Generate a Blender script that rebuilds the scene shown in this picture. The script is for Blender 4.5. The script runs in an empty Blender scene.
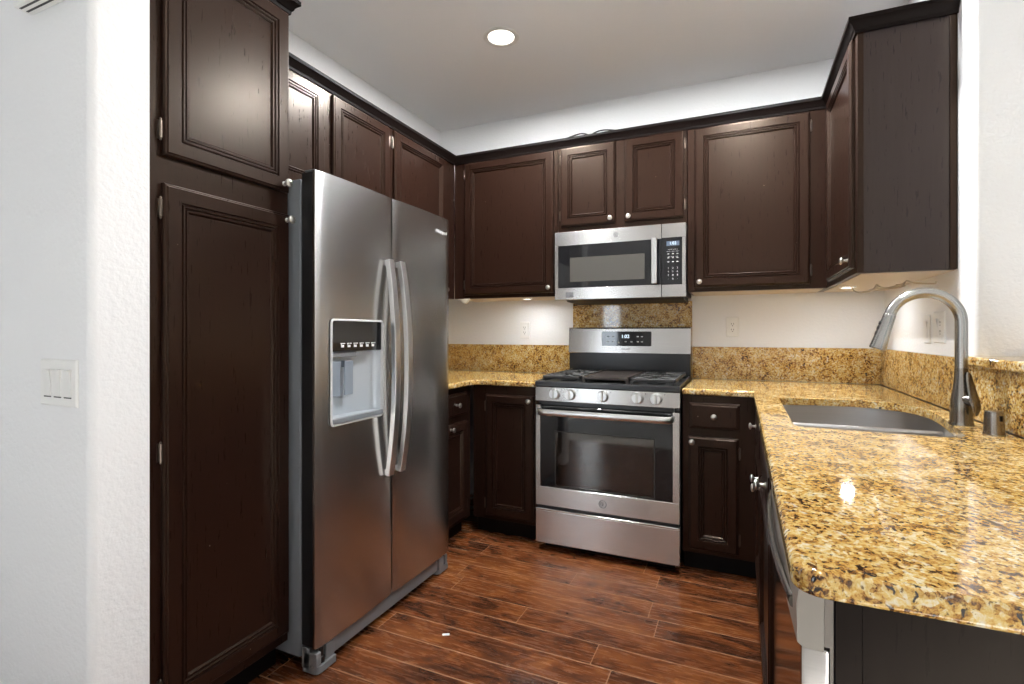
import bpy, bmesh, math, random
from mathutils import Vector, Matrix, Euler

R = math.radians
random.seed(7)
sc = bpy.context.scene
col = sc.collection

# ------------------------------------------------------------------ camera
F_PX = 511.49
cam_d = bpy.data.cameras.new('camera')
cam = bpy.data.objects.new('camera', cam_d)
col.objects.link(cam)
cam.location = (1.0282, -3.3126, 1.1926)
cam.rotation_euler = (R(90), 0, 0.4201)
cam_d.sensor_width = 36.0
cam_d.lens = F_PX / 1024 * 36.0
cam_d.shift_y = -(342 - 332.33) / 1024
cam_d.clip_start = 0.02
sc.camera = cam

# ------------------------------------------------------------------ light and exposure
sc.view_settings.view_transform = 'Standard'
sc.view_settings.look = 'None'
sc.view_settings.gamma = 1
sc.view_settings.use_curve_mapping = False
sc.view_settings.exposure = 0.14
DAY = (0.80, 0.90, 1.0)
CAN = (0.96, 0.98, 1.0)
PUCK = (0.93, 0.97, 1.0)
CAN_W = 40.0
PUCK_W = 1.5
world = bpy.data.worlds.new('daylight')
sc.world = world
world.use_nodes = True
bg = world.node_tree.nodes['Background']
bg.inputs[0].default_value = (0.75, 0.87, 1.0, 1)
bg.inputs[1].default_value = 0.3


def area(name, loc, rot, sx, sy, power, color, shape='RECTANGLE', parent=None):
    l = bpy.data.lights.new(name, 'AREA')
    l.shape = shape
    l.size = sx
    l.size_y = sy
    l.energy = power
    l.color = color
    o = bpy.data.objects.new(name, l)
    o.location = loc
    o.rotation_euler = rot
    col.objects.link(o)
    if parent:
        o.parent = parent
    return o


# daylight entering by the openings of the rooms behind the camera
area('daylight_window', (3.65, -5.21, 1.28), (R(90), 0, 0), 1.9, 1.85, 4, DAY)
area('daylight_sidelight', (-0.93, -5.21, 1.0), (R(90), 0, 0), 0.28, 1.6, 12, DAY)
sun_d = bpy.data.lights.new('bounce_sun', 'SUN')
sun_d.energy = 48.0
sun_d.angle = R(1.0)
sun_d.color = (0.95, 0.98, 1.0)
bounce_sun = bpy.data.objects.new('bounce_sun', sun_d)
# added sunlight, bounced off the unseen pale floor to brighten the ceiling
bounce_sun.rotation_euler = Vector((-0.55, 0.55, -0.63)).to_track_quat('-Z', 'Y').to_euler()
col.objects.link(bounce_sun)


# ------------------------------------------------------------------ materials
def mat(name, base=(0.8, 0.8, 0.8), rough=0.5, metal=0.0, spec=0.5, coat=0.0, coat_r=0.1):
    m = bpy.data.materials.new(name)
    m.use_nodes = True
    b = m.node_tree.nodes['Principled BSDF']
    b.inputs['Base Color'].default_value = (*base, 1)
    b.inputs['Roughness'].default_value = rough
    b.inputs['Metallic'].default_value = metal
    b.inputs['Specular IOR Level'].default_value = spec
    b.inputs['Coat Weight'].default_value = coat
    b.inputs['Coat Roughness'].default_value = coat_r
    return m


class N:
    """small node helper"""

    def __init__(s, m):
        s.t = m.node_tree
        s.b = s.t.nodes['Principled BSDF']

    def n(s, kind, **kw):
        x = s.t.nodes.new(kind)
        for k, v in kw.items():
            if k.startswith('i_'):
                key = k[2:]
                x.inputs[int(key) if key.isdigit() else key].default_value = v
            else:
                setattr(x, k, v)
        return x

    def l(s, a, b):
        s.t.links.new(a, b)

    def pos(s):
        return s.n('ShaderNodeNewGeometry').outputs['Position']

    def mapping(s, v, scale=(1, 1, 1), rot=(0, 0, 0), loc=(0, 0, 0)):
        x = s.n('ShaderNodeMapping')
        x.inputs['Scale'].default_value = scale
        x.inputs['Rotation'].default_value = rot
        x.inputs['Location'].default_value = loc
        s.l(v, x.inputs[0])
        return x.outputs[0]

    def noise(s, v, scale, detail=2.0, rough=0.5, dist=0.0):
        x = s.n('ShaderNodeTexNoise')
        x.inputs['Scale'].default_value = scale
        x.inputs['Detail'].default_value = detail
        x.inputs['Roughness'].default_value = rough
        x.inputs['Distortion'].default_value = dist
        s.l(v, x.inputs['Vector'])
        return x

    def ramp(s, v, stops, interp='LINEAR'):
        x = s.n('ShaderNodeValToRGB')
        cr = x.color_ramp
        cr.interpolation = interp
        while len(cr.elements) < len(stops):
            cr.elements.new(0.5)
        for e, (p, c) in zip(cr.elements, stops):
            e.position = p
            e.color = (*c, 1) if len(c) == 3 else c
        s.l(v, x.inputs[0])
        return x.outputs[0]

    def math(s, op, a, b=None, c=None):
        x = s.n('ShaderNodeMath', operation=op)
        for i, q in enumerate((a, b, c)):
            if q is None:
                continue
            if isinstance(q, (int, float)):
                x.inputs[i].default_value = q
            else:
                s.l(q, x.inputs[i])
        return x.outputs[0]

    def mix(s, f, a, b, blend='MIX'):
        x = s.n('ShaderNodeMix', data_type='RGBA', blend_type=blend)
        for i, q in ((0, f), (6, a), (7, b)):
            if isinstance(q, (int, float)):
                x.inputs[i].default_value = q
            elif isinstance(q, tuple):
                x.inputs[i].default_value = (*q, 1)
            else:
                s.l(q, x.inputs[i])
        return x.outputs[2]

    def bump(s, h, strength=0.2, dist=0.002):
        x = s.n('ShaderNodeBump')
        x.inputs['Strength'].default_value = strength
        x.inputs['Distance'].default_value = dist
        s.l(h, x.inputs['Height'])
        s.l(x.outputs[0], s.b.inputs['Normal'])


def wall_mat(name, base, scale=75, strength=0.5):
    m = mat(name, base, 0.65, spec=0.3)
    q = N(m)
    p = q.pos()
    a = q.noise(p, scale, 3, 0.55)
    q.bump(a.outputs[0], strength, 0.004)
    return m


M = {}
M['wall'] = wall_mat('white_wall_paint', (0.82, 0.815, 0.81))
M['ceiling'] = wall_mat('white_ceiling_paint', (0.94, 0.935, 0.93), 60, 0.2)
M['bounce_floor'] = wall_mat('pale_bounce_carpet', (0.74, 0.72, 0.68), 200, 0.4)  # unseen pale floor covering added as a reflector for the ceiling
M['white'] = mat('white_plastic', (0.82, 0.81, 0.78), 0.35)
M['slot_shade'] = mat('shaded_slot_plastic', (0.06, 0.06, 0.06), 0.6)  # dark copy of the white plastic, painting the shade in slots and gaps


def cab_mat(name, base, spec=0.29):
    m = mat(name, base, 0.25, spec=spec)
    m.node_tree.nodes['Principled BSDF'].inputs['Specular Tint'].default_value = (1.0, 0.80, 0.62, 1)
    q = N(m)
    p = q.pos()
    g = q.noise(q.mapping(p, (60, 60, 4)), 1.0, 5, 0.6, 0.4)
    c = q.ramp(g.outputs[0], [(0.3, tuple(v * 0.88 for v in base)), (0.7, tuple(v * 1.12 for v in base))])
    # worn spots where the dark stain has chipped
    sp = q.noise(p, 70, 1, 0.4)
    k = q.ramp(sp.outputs[0], [(0.845, (0, 0, 0)), (0.855, (1, 1, 1))])
    c2 = q.mix(k, c, (0.35, 0.30, 0.24))
    q.l(c2, q.b.inputs['Base Color'])
    g2 = q.noise(q.mapping(p, (140, 140, 12)), 1.0, 3, 0.6)
    r = q.ramp(g2.outputs[0], [(0.2, (0.26,) * 3), (0.8, (0.32,) * 3)])
    q.l(r, q.b.inputs['Roughness'])
    return m


M['cab'] = cab_mat('espresso_wood', (0.0170, 0.0072, 0.0047))
M['cab_side_sheen'] = cab_mat('espresso_side_sheen', (0.030, 0.0235, 0.0255), 0.40)  # same espresso, paler and bluer: daylight sheen put into the base colour
M['cab_end_dimmed'] = cab_mat('espresso_end_dimmed', (0.0058, 0.0045, 0.005), 0.10)  # same espresso, darkened in the colour to hold back bounced light
M['crown'] = mat('espresso_molding_shaded', (0.007, 0.0042, 0.0035), 0.48, spec=0.08)  # darker than the cabinets: shadow on the molding put into its colour
M['maple'] = mat('unfinished_underside', (0.62, 0.53, 0.42), 0.5)
M['toe'] = mat('black_toe_kick', (0.006, 0.0045, 0.004), 0.6, spec=0.15)


def steel_mat(name, base, rough, direction, streak=0.7):
    m = mat(name, base, rough, 1.0)
    q = N(m)
    p = q.pos()
    s = {'h': (3, 3, 420), 'v': (420, 420, 3)}[direction]
    g = q.noise(q.mapping(p, s), 1.0, 2, 0.5)
    r = q.ramp(g.outputs[0], [(0.25, tuple(v * 0.96 for v in base)), (0.75, tuple(v * 1.04 for v in base))])
    q.l(r, q.b.inputs['Base Color'])
    q.b.inputs['Anisotropic'].default_value = streak
    tg = q.n('ShaderNodeCombineXYZ')
    tg.inputs[2].default_value = 1.0
    q.l(tg.outputs[0], q.b.inputs['Tangent'])
    return m


M['steel'] = steel_mat('brushed_stainless', (0.58, 0.56, 0.54), 0.27, 'h')
M['steel_slick'] = steel_mat('dishwasher_stainless', (0.43, 0.41, 0.40), 0.14, 'h', 0.4)
M['steel_dark'] = steel_mat('fridge_stainless', (0.52, 0.51, 0.50), 0.27, 'h', 0.75)
M['steel_sink'] = steel_mat('sink_stainless', (0.50, 0.49, 0.485), 0.32, 'h', 0.5)
M['nickel'] = mat('brushed_nickel', (0.62, 0.60, 0.56), 0.30, 1.0)
M['nickel_mid'] = mat('faucet_nickel', (0.46, 0.45, 0.43), 0.27, 1.0)
M['nickel_dark'] = mat('faucet_body_nickel', (0.30, 0.275, 0.245), 0.25, 1.0)
M['handle'] = mat('satin_handle_steel', (0.74, 0.73, 0.72), 0.30, 1.0)
M['hinge'] = mat('aged_hinge_metal', (0.20, 0.16, 0.13), 0.38, 1.0)
M['black'] = mat('black_enamel', (0.012, 0.012, 0.013), 0.28)
M['iron'] = mat('cast_iron', (0.022, 0.021, 0.020), 0.55)
M['griddle'] = mat('griddle_plate', (0.045, 0.035, 0.03), 0.36, 0.4)
M['gloss'] = mat('black_glass', (0.010, 0.010, 0.011), 0.05, spec=0.6)
M['mwglass'] = mat('grey_mesh_glass', (0.075, 0.07, 0.062), 0.10, spec=0.5)
M['grey_plastic'] = mat('grey_plastic', (0.17, 0.17, 0.175), 0.4)
M['case'] = mat('fridge_case_grey', (0.27, 0.29, 0.31), 0.35, 0.3)
M['tan_dark'] = mat('dishwasher_frame', (0.17, 0.145, 0.12), 0.4)
M['tan'] = mat('taupe_plastic', (0.24, 0.215, 0.185), 0.35)
M['niche'] = mat('dispenser_grey', (0.50, 0.54, 0.58), 0.3, 0.2)
M['paddle'] = mat('dispenser_paddle', (0.26, 0.30, 0.35), 0.3)
M['bezel'] = mat('satin_bezel', (0.60, 0.60, 0.60), 0.35)
M['chrome'] = mat('bright_trim', (0.85, 0.85, 0.85), 0.18, 1.0)
M['ink'] = mat('light_legend', (0.65, 0.65, 0.65), 0.5)
M['ink_dark'] = mat('dark_legend', (0.12, 0.12, 0.12), 0.5)
M['cord'] = mat('black_rubber', (0.012, 0.012, 0.012), 0.5)
M['wire'] = mat('white_wire', (0.50, 0.44, 0.35), 0.5)
M['paper'] = mat('white_scrap', (0.8, 0.78, 0.74), 0.7)


def emit_mat(name, c, s):
    m = mat(name, (0.02, 0.02, 0.02), 0.3)
    b = m.node_tree.nodes['Principled BSDF']
    b.inputs['Emission Color'].default_value = (*c, 1)
    b.inputs['Emission Strength'].default_value = s
    return m


M['lens'] = emit_mat('lamp_lens', (1.0, 0.93, 0.82), 6.0)
M['led'] = emit_mat('blue_white_digits', (0.75, 0.9, 1.0), 1.6)
M['lcd'] = emit_mat('blue_lcd', (0.35, 0.5, 0.75), 0.35)

# oven door window: tinted glass
m = bpy.data.materials.new('oven_window_glass')
m.use_nodes = True
t = m.node_tree
t.nodes.clear()
o_ = t.nodes.new('ShaderNodeOutputMaterial')
tr = t.nodes.new('ShaderNodeBsdfTransparent')
tr.inputs[0].default_value = (0.92, 0.88, 0.84, 1)
gl = t.nodes.new('ShaderNodeBsdfGlossy')
gl.inputs['Roughness'].default_value = 0.05
fr = t.nodes.new('ShaderNodeFresnel')
fr.inputs[0].default_value = 1.6
mx = t.nodes.new('ShaderNodeMixShader')
t.links.new(fr.outputs[0], mx.inputs[0])
t.links.new(tr.outputs[0], mx.inputs[1])
t.links.new(gl.outputs[0], mx.inputs[2])
t.links.new(mx.outputs[0], o_.inputs[0])
M['ovenglass'] = m
M['cavity'] = mat('oven_enamel', (0.60, 0.50, 0.43), 0.45)

# granite
m = mat('gold_granite', (0.6, 0.4, 0.15), 0.06, spec=0.6)
q = N(m)
p = q.pos()
w = q.noise(p, 14, 2, 0.5)
off = q.n('ShaderNodeVectorMath', operation='SCALE')
q.l(w.outputs[1], off.inputs[0])
off.inputs['Scale'].default_value = 0.012
pw = q.n('ShaderNodeVectorMath', operation='ADD')
q.l(p, pw.inputs[0])
q.l(off.outputs[0], pw.inputs[1])
pw = pw.outputs[0]
v1 = q.n('ShaderNodeTexVoronoi', feature='F1')
v1.inputs['Scale'].default_value = 165
q.l(q.mapping(pw, (1.0, 0.75, 1.0), (0.3, 0.2, 0.6)), v1.inputs['Vector'])
sx = q.n('ShaderNodeSeparateColor')
q.l(v1.outputs['Color'], sx.inputs[0])
big = q.noise(pw, 20, 5, 0.65)
mid = q.noise(pw, 120, 6, 0.78, 0.4)
val = q.math('ADD', q.math('MULTIPLY', sx.outputs[0], 0.22), q.math('MULTIPLY', mid.outputs[0], 0.78))
val = q.math('ADD', val, q.math('MULTIPLY', q.math('SUBTRACT', big.outputs[0], 0.5), 0.60))
c = q.ramp(val, [(0.31, (0.020, 0.012, 0.008)), (0.37, (0.13, 0.052, 0.015)), (0.42, (0.35, 0.170, 0.040)),
                 (0.485, (0.52, 0.305, 0.075)), (0.575, (0.60, 0.43, 0.155)), (0.69, (0.65, 0.58, 0.42))])
# grey-blue and black mineral flecks
fl = q.noise(pw, 70, 3, 0.6, 0.6)
k = q.ramp(fl.outputs[0], [(0.64, (0, 0, 0)), (0.68, (1, 1, 1))])
c = q.mix(k, c, (0.045, 0.040, 0.038))
f2 = q.noise(q.mapping(pw, loc=(3, 5, 7)), 48, 3, 0.6, 0.4)
k2 = q.ramp(f2.outputs[0], [(0.62, (0, 0, 0)), (0.70, (0.8, 0.8, 0.8))])
c = q.mix(k2, c, (0.60, 0.56, 0.45))
f3 = q.noise(q.mapping(pw, loc=(9, 2, 4)), 150, 3, 0.6, 0.2)
k3 = q.ramp(f3.outputs[0], [(0.60, (0, 0, 0)), (0.65, (0.85, 0.85, 0.85))])
c = q.mix(k3, c, (0.10, 0.050, 0.022))
q.l(c, q.b.inputs['Base Color'])
M['granite'] = m

# wood plank floor: planks run along X, 0.131 m wide
m = mat('dark_plank_floor', (0.2, 0.08, 0.03), 0.25, spec=0.35)
q = N(m)
p = q.pos()
sp = q.n('ShaderNodeSeparateXYZ')
q.l(p, sp.inputs[0])
yy = q.math('DIVIDE', q.math('ADD', sp.outputs[1], 1.391 + 0.131 * 100), 0.131)
row = q.math('FLOOR', yy)
fy = q.math('FRACT', yy)
wn = q.n('ShaderNodeTexWhiteNoise', noise_dimensions='1D')
q.l(row, wn.inputs['W'])
xx = q.math('ADD', q.math('DIVIDE', sp.outputs[0], 0.92), q.math('MULTIPLY', wn.outputs[0], 17.0))
colm = q.math('FLOOR', xx)
fx = q.math('FRACT', xx)
cb = q.n('ShaderNodeCombineXYZ')
q.l(row, cb.inputs[0])
q.l(colm, cb.inputs[1])
wn2 = q.n('ShaderNodeTexWhiteNoise', noise_dimensions='2D')
q.l(cb.outputs[0], wn2.inputs['Vector'])
idv = wn2.outputs[0]
sh = q.n('ShaderNodeVectorMath', operation='SCALE')
q.l(wn2.outputs[1], sh.inputs[0])
sh.inputs['Scale'].default_value = 30.0
pp = q.n('ShaderNodeVectorMath', operation='ADD')
q.l(p, pp.inputs[0])
q.l(sh.outputs[0], pp.inputs[1])
pp = pp.outputs[0]
blot = q.noise(q.mapping(pp, (5.0, 11, 1)), 1.0, 5, 0.66, 0.9)
grain = q.noise(q.mapping(pp, (10, 90, 1)), 1.0, 4, 0.6, 0.5)
tone = q.math('ADD', q.math('MULTIPLY', blot.outputs[0], 0.75), q.math('MULTIPLY', grain.outputs[0], 0.24))
tone = q.math('ADD', tone, q.math('MULTIPLY', q.math('SUBTRACT', idv, 0.5), 0.10))
c = q.ramp(tone, [(0.30, (0.020, 0.0075, 0.004)), (0.41, (0.062, 0.020, 0.008)), (0.52, (0.135, 0.040, 0.0125)),
                  (0.68, (0.235, 0.082, 0.024))])
e1 = q.math('MINIMUM', fy, q.math('SUBTRACT', 1.0, fy))
e1 = q.math('LESS_THAN', e1, 0.021)
e2 = q.math('MINIMUM', fx, q.math('SUBTRACT', 1.0, fx))
e2 = q.math('LESS_THAN', e2, 0.0022)
seam = q.math('MAXIMUM', e1, e2)
c = q.mix(q.math('MULTIPLY', seam, 0.75), c, (0.34, 0.18, 0.10))  # light seam colour paints the glint of the plank bevels
q.l(c, q.b.inputs['Base Color'])
r = q.ramp(grain.outputs[0], [(0.2, (0.18,) * 3), (0.8, (0.34,) * 3)])
q.l(r, q.b.inputs['Roughness'])
hgt = q.math('SUBTRACT', q.math('MULTIPLY', blot.outputs[0], 0.5), seam)
q.bump(hgt, 0.15, 0.002)
M['floor'] = m


# ------------------------------------------------------------------ mesh helpers
class MB:
    def __init__(s):
        s.bm = bmesh.new()

    def box(s, x0, x1, y0, y1, z0, z1, bev=0.0, seg=2):
        r = bmesh.ops.create_cube(s.bm, size=1.0)
        vs = r['verts']
        for v in vs:
            v.co = Vector((x0 + (v.co.x + 0.5) * (x1 - x0), y0 + (v.co.y + 0.5) * (y1 - y0), z0 + (v.co.z + 0.5) * (z1 - z0)))
        if bev:
            es = list({e for v in vs for e in v.link_edges})
            bmesh.ops.bevel(s.bm, geom=es, offset=bev, segments=seg, profile=0.5, affect='EDGES')
        return s

    def lathe(s, prof, o, axis, n=20, closed=False):
        """prof: list of (radius, distance along axis)"""
        a = Vector(axis).normalized()
        u = a.orthogonal().normalized()
        v = a.cross(u)
        o = Vector(o)
        rings = []
        for r, h in prof:
            if r < 1e-6:
                rings.append([s.bm.verts.new(o + a * h)])
            else:
                rings.append([s.bm.verts.new(o + a * h + (u * math.cos(2 * math.pi * i / n) + v * math.sin(2 * math.pi * i / n)) * r) for i in range(n)])
        for A, B in list(zip(rings, rings[1:])) + ([(rings[-1], rings[0])] if closed else []):
            for i in range(n):
                j = (i + 1) % n
                f = [A[i % len(A)], A[j % len(A)], B[j % len(B)], B[i % len(B)]]
                g = []
                for q_ in f:
                    if q_ not in g:
                        g.append(q_)
                if len(g) > 2:
                    s.bm.faces.new(g)
        for rg in (rings[0], rings[-1]):
            if len(rg) > 1 and not closed:
                s.bm.faces.new(rg)
        return s

    def cyl(s, p0, p1, r0, r1=None, n=16):
        d = Vector(p1) - Vector(p0)
        return s.lathe([(r0, 0), (r0 if r1 is None else r1, d.length)], p0, d, n)

    def tube(s, pts, rad, n=12, side=None, ry=1.0):
        """sweep an ellipse along pts; rad a number or list; side: fixed sideways vector, ry: ratio across it"""
        pts = [Vector(p_) for p_ in pts]
        rad = rad if isinstance(rad, (list, tuple)) else [rad] * len(pts)
        rings = []
        prev = None
        for i, p_ in enumerate(pts):
            d = (pts[min(i + 1, len(pts) - 1)] - pts[max(i - 1, 0)]).normalized()
            if side is not None:
                u = Vector(side) - d * Vector(side).dot(d)
                u.normalize()
            elif prev is None:
                u = d.orthogonal().normalized()
            else:
                u = prev - d * prev.dot(d)
                u.normalize()
            prev = u
            w_ = d.cross(u)
            rings.append([s.bm.verts.new(p_ + (u * math.cos(2 * math.pi * k / n) + w_ * ry * math.sin(2 * math.pi * k / n)) * rad[i]) for k in range(n)])
        for A, B in zip(rings, rings[1:]):
            for k in range(n):
                j = (k + 1) % n
                s.bm.faces.new((A[k], A[j], B[j], B[k]))
        s.bm.faces.new(rings[0])
        s.bm.faces.new(rings[-1])
        return s

    def rings_rect(s, x0, x1, z0, z1, prof, cap0=True, cap1=True):
        """nested rectangles facing -y: prof = [(inset, y)]"""
        rings = []
        for i, y in prof:
            rings.append([s.bm.verts.new(c_) for c_ in ((x0 + i, y, z0 + i), (x1 - i, y, z0 + i), (x1 - i, y, z1 - i), (x0 + i, y, z1 - i))])
        for A, B in zip(rings, rings[1:]):
            for k in range(4):
                j = (k + 1) % 4
                s.bm.faces.new((A[k], A[j], B[j], B[k]))
        if cap0:
            s.bm.faces.new(rings[0][::-1])
        if cap1:
            s.bm.faces.new(rings[-1])
        return s

    def prism(s, poly, axis, a0, a1):
        """extrude a 2d polygon along axis ('x','y','z')"""
        def pt(c_, a):
            return {'x': (a, c_[0], c_[1]), 'y': (c_[0], a, c_[1]), 'z': (c_[0], c_[1], a)}[axis]
        A = [s.bm.verts.new(pt(c_, a0)) for c_ in poly]
        B = [s.bm.verts.new(pt(c_, a1)) for c_ in poly]
        k = len(poly)
        for i in range(k):
            j = (i + 1) % k
            s.bm.faces.new((A[i], A[j], B[j], B[i]))
        s.bm.faces.new(A[::-1])
        s.bm.faces.new(B)
        return s

    def sweep(s, path, prof, outward, seg=None):
        """mitred molding: path of (x,y), prof of (out, z), outward = +1/-1 side of travel"""
        k = len(path)
        rings = []
        for i in range(k):
            P = Vector(path[i])
            d0 = (P - Vector(path[i - 1])).normalized() if i else None
            d1 = (Vector(path[i + 1]) - P).normalized() if i < k - 1 else None
            d0 = d0 or d1
            d1 = d1 or d0
            n0 = Vector((-d0.y, d0.x)) * outward
            n1 = Vector((-d1.y, d1.x)) * outward
            mv = (n0 + n1)
            mv = mv / (mv.dot(n0))
            rings.append([s.bm.verts.new((P.x + mv.x * o, P.y + mv.y * o, z)) for o, z in prof])
        m_ = len(prof)
        if seg is not None:
            for i in range(k):
                if i not in (seg, seg + 1):
                    for v in rings[i]:
                        s.bm.verts.remove(v)
            rings = rings[seg:seg + 2]
        for A, B in zip(rings, rings[1:]):
            for a in range(m_):
                b = (a + 1) % m_
                s.bm.faces.new((A[a], A[b], B[b], B[a]))
        s.bm.faces.new(rings[0])
        s.bm.faces.new(rings[-1])
        return s

    def obj(s, name, material, parent=None, loc=None, smooth=True, angle=32):
        bmesh.ops.recalc_face_normals(s.bm, faces=s.bm.faces)
        me = bpy.data.meshes.new(name)
        s.bm.to_mesh(me)
        s.bm.free()
        if smooth:
            me.shade_smooth()
            me.set_sharp_from_angle(angle=R(angle))
        me.materials.append(material)
        o = bpy.data.objects.new(name, me)
        if loc:
            o.location = loc
        col.objects.link(o)
        if parent:
            o.parent = parent
        if smooth:
            wn_ = o.modifiers.new('weighted_normals', 'WEIGHTED_NORMAL')
            wn_.mode = 'FACE_AREA'
            wn_.weight = 100
            wn_.keep_sharp = True
        return o


def tag(o, label, cat, group=None):
    o['label'] = label
    o['category'] = cat
    if group:
        o['group'] = group
    return o


def thing(name, label, cat, loc=(0, 0, 0), rz=0.0, group=None):
    o = bpy.data.objects.new(name, None)
    o.empty_display_size = 0.05
    o.location = loc
    o.rotation_euler = (0, 0, rz)
    col.objects.link(o)
    return tag(o, label, cat, group)


def struct(name, mb, material, smooth=True):
    o = mb.obj(name, material, smooth=smooth)
    o['kind'] = 'structure'
    return o


def text(name, s, size, x, y, z, material, parent, align='CENTER', depth=0.0006):
    """lettering on a face looking towards local -y, centred on (x, z)"""
    cu = bpy.data.curves.new(name, 'FONT')
    cu.body = s
    cu.size = size
    cu.align_x = align
    cu.align_y = 'CENTER'
    cu.extrude = depth
    tmp = bpy.data.objects.new(name, cu)
    col.objects.link(tmp)
    dg = bpy.context.evaluated_depsgraph_get()
    me = bpy.data.meshes.new_from_object(tmp.evaluated_get(dg))
    bpy.data.objects.remove(tmp)
    me.transform(Matrix.Translation((x, y, z)) @ Matrix.Rotation(R(90), 4, 'X'))
    me.materials.clear()
    me.materials.append(material)
    o = bpy.data.objects.new(name, me)
    col.objects.link(o)
    o.parent = parent
    return o


def round_poly(pts, radii, n=6):
    """round the corners of a closed 2d polygon"""
    out = []
    k = len(pts)
    for i in range(k):
        P = Vector(pts[i])
        r = radii[i] if isinstance(radii, (list, tuple)) else radii
        if r <= 0:
            out.append(tuple(P))
            continue
        a = (Vector(pts[i - 1]) - P).normalized()
        b = (Vector(pts[(i + 1) % k]) - P).normalized()
        ang = a.angle(b)
        tl = r / math.tan(ang / 2)
        c_ = P + (a + b).normalized() * (r / math.sin(ang / 2))
        s0 = P + a * tl - c_
        s1 = P + b * tl - c_
        th = math.atan2(s0.x * s1.y - s0.y * s1.x, s0.dot(s1))
        for j in range(n + 1):
            q_ = th * j / n
            out.append((c_.x + s0.x * math.cos(q_) - s0.y * math.sin(q_), c_.y + s0.x * math.sin(q_) + s0.y * math.cos(q_)))
    return out


def offset_poly(pts, d):
    """move a CCW polygon inwards by d"""
    out = []
    k = len(pts)
    for i in range(k):
        P = Vector(pts[i])
        a = (P - Vector(pts[i - 1])).normalized()
        b = (Vector(pts[(i + 1) % k]) - P).normalized()
        n0 = Vector((-a.y, a.x))
        n1 = Vector((-b.y, b.x))
        mv = n0 + n1
        mv = mv / max(mv.dot(n0), 0.3)
        out.append(tuple(P + mv * d))
    return out


def slab(name, outer, z0, z1, r, material, parent=None, hole=None, loc=None, rb=None):
    """stone slab with eased edges; outer CCW; hole CCW"""
    mb = MB()
    bm = mb.bm
    rb = r * 0.6 if rb is None else rb
    prof = []
    for j in range(5):
        a = math.pi / 2 * j / 4
        prof.append((rb * (1 - math.sin(a)), z0 + rb * (1 - math.cos(a))))
    for j in range(6):
        a = math.pi / 2 * j / 5
        prof.append((r * (1 - math.cos(a)), z1 - r * (1 - math.sin(a))))

    def wallrings(poly, sign, prof):
        rings = []
        for ins, z in prof:
            rings.append([bm.verts.new((*c_, z)) for c_ in (offset_poly(poly, ins * sign) if ins > 1e-7 else poly)])
        for A, B in zip(rings, rings[1:]):
            for i in range(len(A)):
                j = (i + 1) % len(A)
                bm.faces.new((A[i], A[j], B[j], B[i]))
        return rings[0], rings[-1]
    b0, t0 = wallrings(outer, 1, prof)
    loops = [(b0, t0)]
    if hole:
        loops.append(wallrings(hole, -1, [(0, z0), (0, z1 - 0.003), (0.001, z1 - 0.001), (0.003, z1)]))
    for which in (0, 1):
        es = []
        for lp in loops:
            vs = lp[which]
            for i in range(len(vs)):
                e = bm.edges.get((vs[i], vs[(i + 1) % len(vs)])) or bm.edges.new((vs[i], vs[(i + 1) % len(vs)]))
                es.append(e)
        bmesh.ops.triangle_fill(bm, use_beauty=True, use_dissolve=False, edges=es)
    return mb.obj(name, material, parent, loc)


# ------------------------------------------------------------------ the room
XL, XR, ZC = -1.044, 1.732, 2.711
YF = -5.12
struct('floor', MB().box(-4.0, 1.86, -3.5, 0.0, -0.05, 0.0), M['floor'])
struct('floor_dining', MB().box(1.86, 5.0, -5.2, -1.02, -0.05, 0.0).box(-4.0, 1.86, -5.2, -3.5, -0.05, 0.0), M['bounce_floor'], smooth=False)  # out of view, made pale so light bounces upward
struct('ceiling', MB().box(-4.0, 5.0, -5.2, 0.0, ZC, ZC + 0.08), M['ceiling'])
struct('wall_back', MB().box(-1.2, 5.0, 0.0, 0.12, 0, ZC), M['wall'])
struct('wall_left', MB().box(XL - 0.12, XL, -2.46, 0.0, 0, ZC), M['wall'])
# partition whose rounded end shows beside the pantry
end = round_poly([(-4.0, -2.595), (-0.418, -2.595), (-0.418, -2.457), (-4.0, -2.457)], [0, 0.018, 0.0, 0], 8)
struct('wall_partition', MB().prism(end, 'z', 0, ZC), M['wall'])
# right wall ends in a rounded corner and returns to the right
ret = round_poly([(XR, 0.0), (XR, -1.145), (5.0, -1.145), (5.0, -1.02), (XR + 0.12, -1.02), (XR + 0.12, 0.0)], [0, 0.018, 0, 0, 0, 0], 8)
struct('wall_right', MB().prism(ret, 'z', 0, ZC), M['wall'])
struct('wall_low', MB().box(XR, XR + 0.12, -2.63, -1.1455, 0, 1.086), M['wall'])
# far rooms behind the camera; wide window placed to admit the added sunlight
fw = MB()
for x0, x1, z0, z1 in ((-4.0, -1.07, 0, ZC), (-1.07, -0.79, 0, 0.2), (-1.07, -0.79, 1.80, ZC), (-0.79, 2.7, 0, ZC), (2.7, 4.6, 0, 0.35), (2.7, 4.6, 2.2, ZC), (4.6, 5.0, 0, ZC)):
    fw.box(x0, x1, -5.2, YF, z0, z1)
struct('wall_front', fw, M['wall'], smooth=False)
struct('wall_far_right', MB().box(4.92, 5.0, YF, -1.145, 0, ZC), M['wall'])
struct('wall_far_left', MB().box(-4.0, -3.92, YF, -2.6, 0, ZC), M['wall'])

# ------------------------------------------------------------------ cabinets
DOOR = [(0, -0.0005), (0, -0.012), (0.003, -0.016), (0.007, -0.0165), (0.010, -0.020), (0.046, -0.020), (0.049, -0.0135), (0.053, -0.0185),
        (0.057, -0.0185), (0.061, -0.0120), (0.064, -0.0160), (0.068, -0.0160), (0.073, -0.0085), (0.0745, -0.0090)]
DRAWER = [(0, -0.0005), (0, -0.011), (0.004, -0.016), (0.010, -0.017), (0.014, -0.020)]


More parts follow.
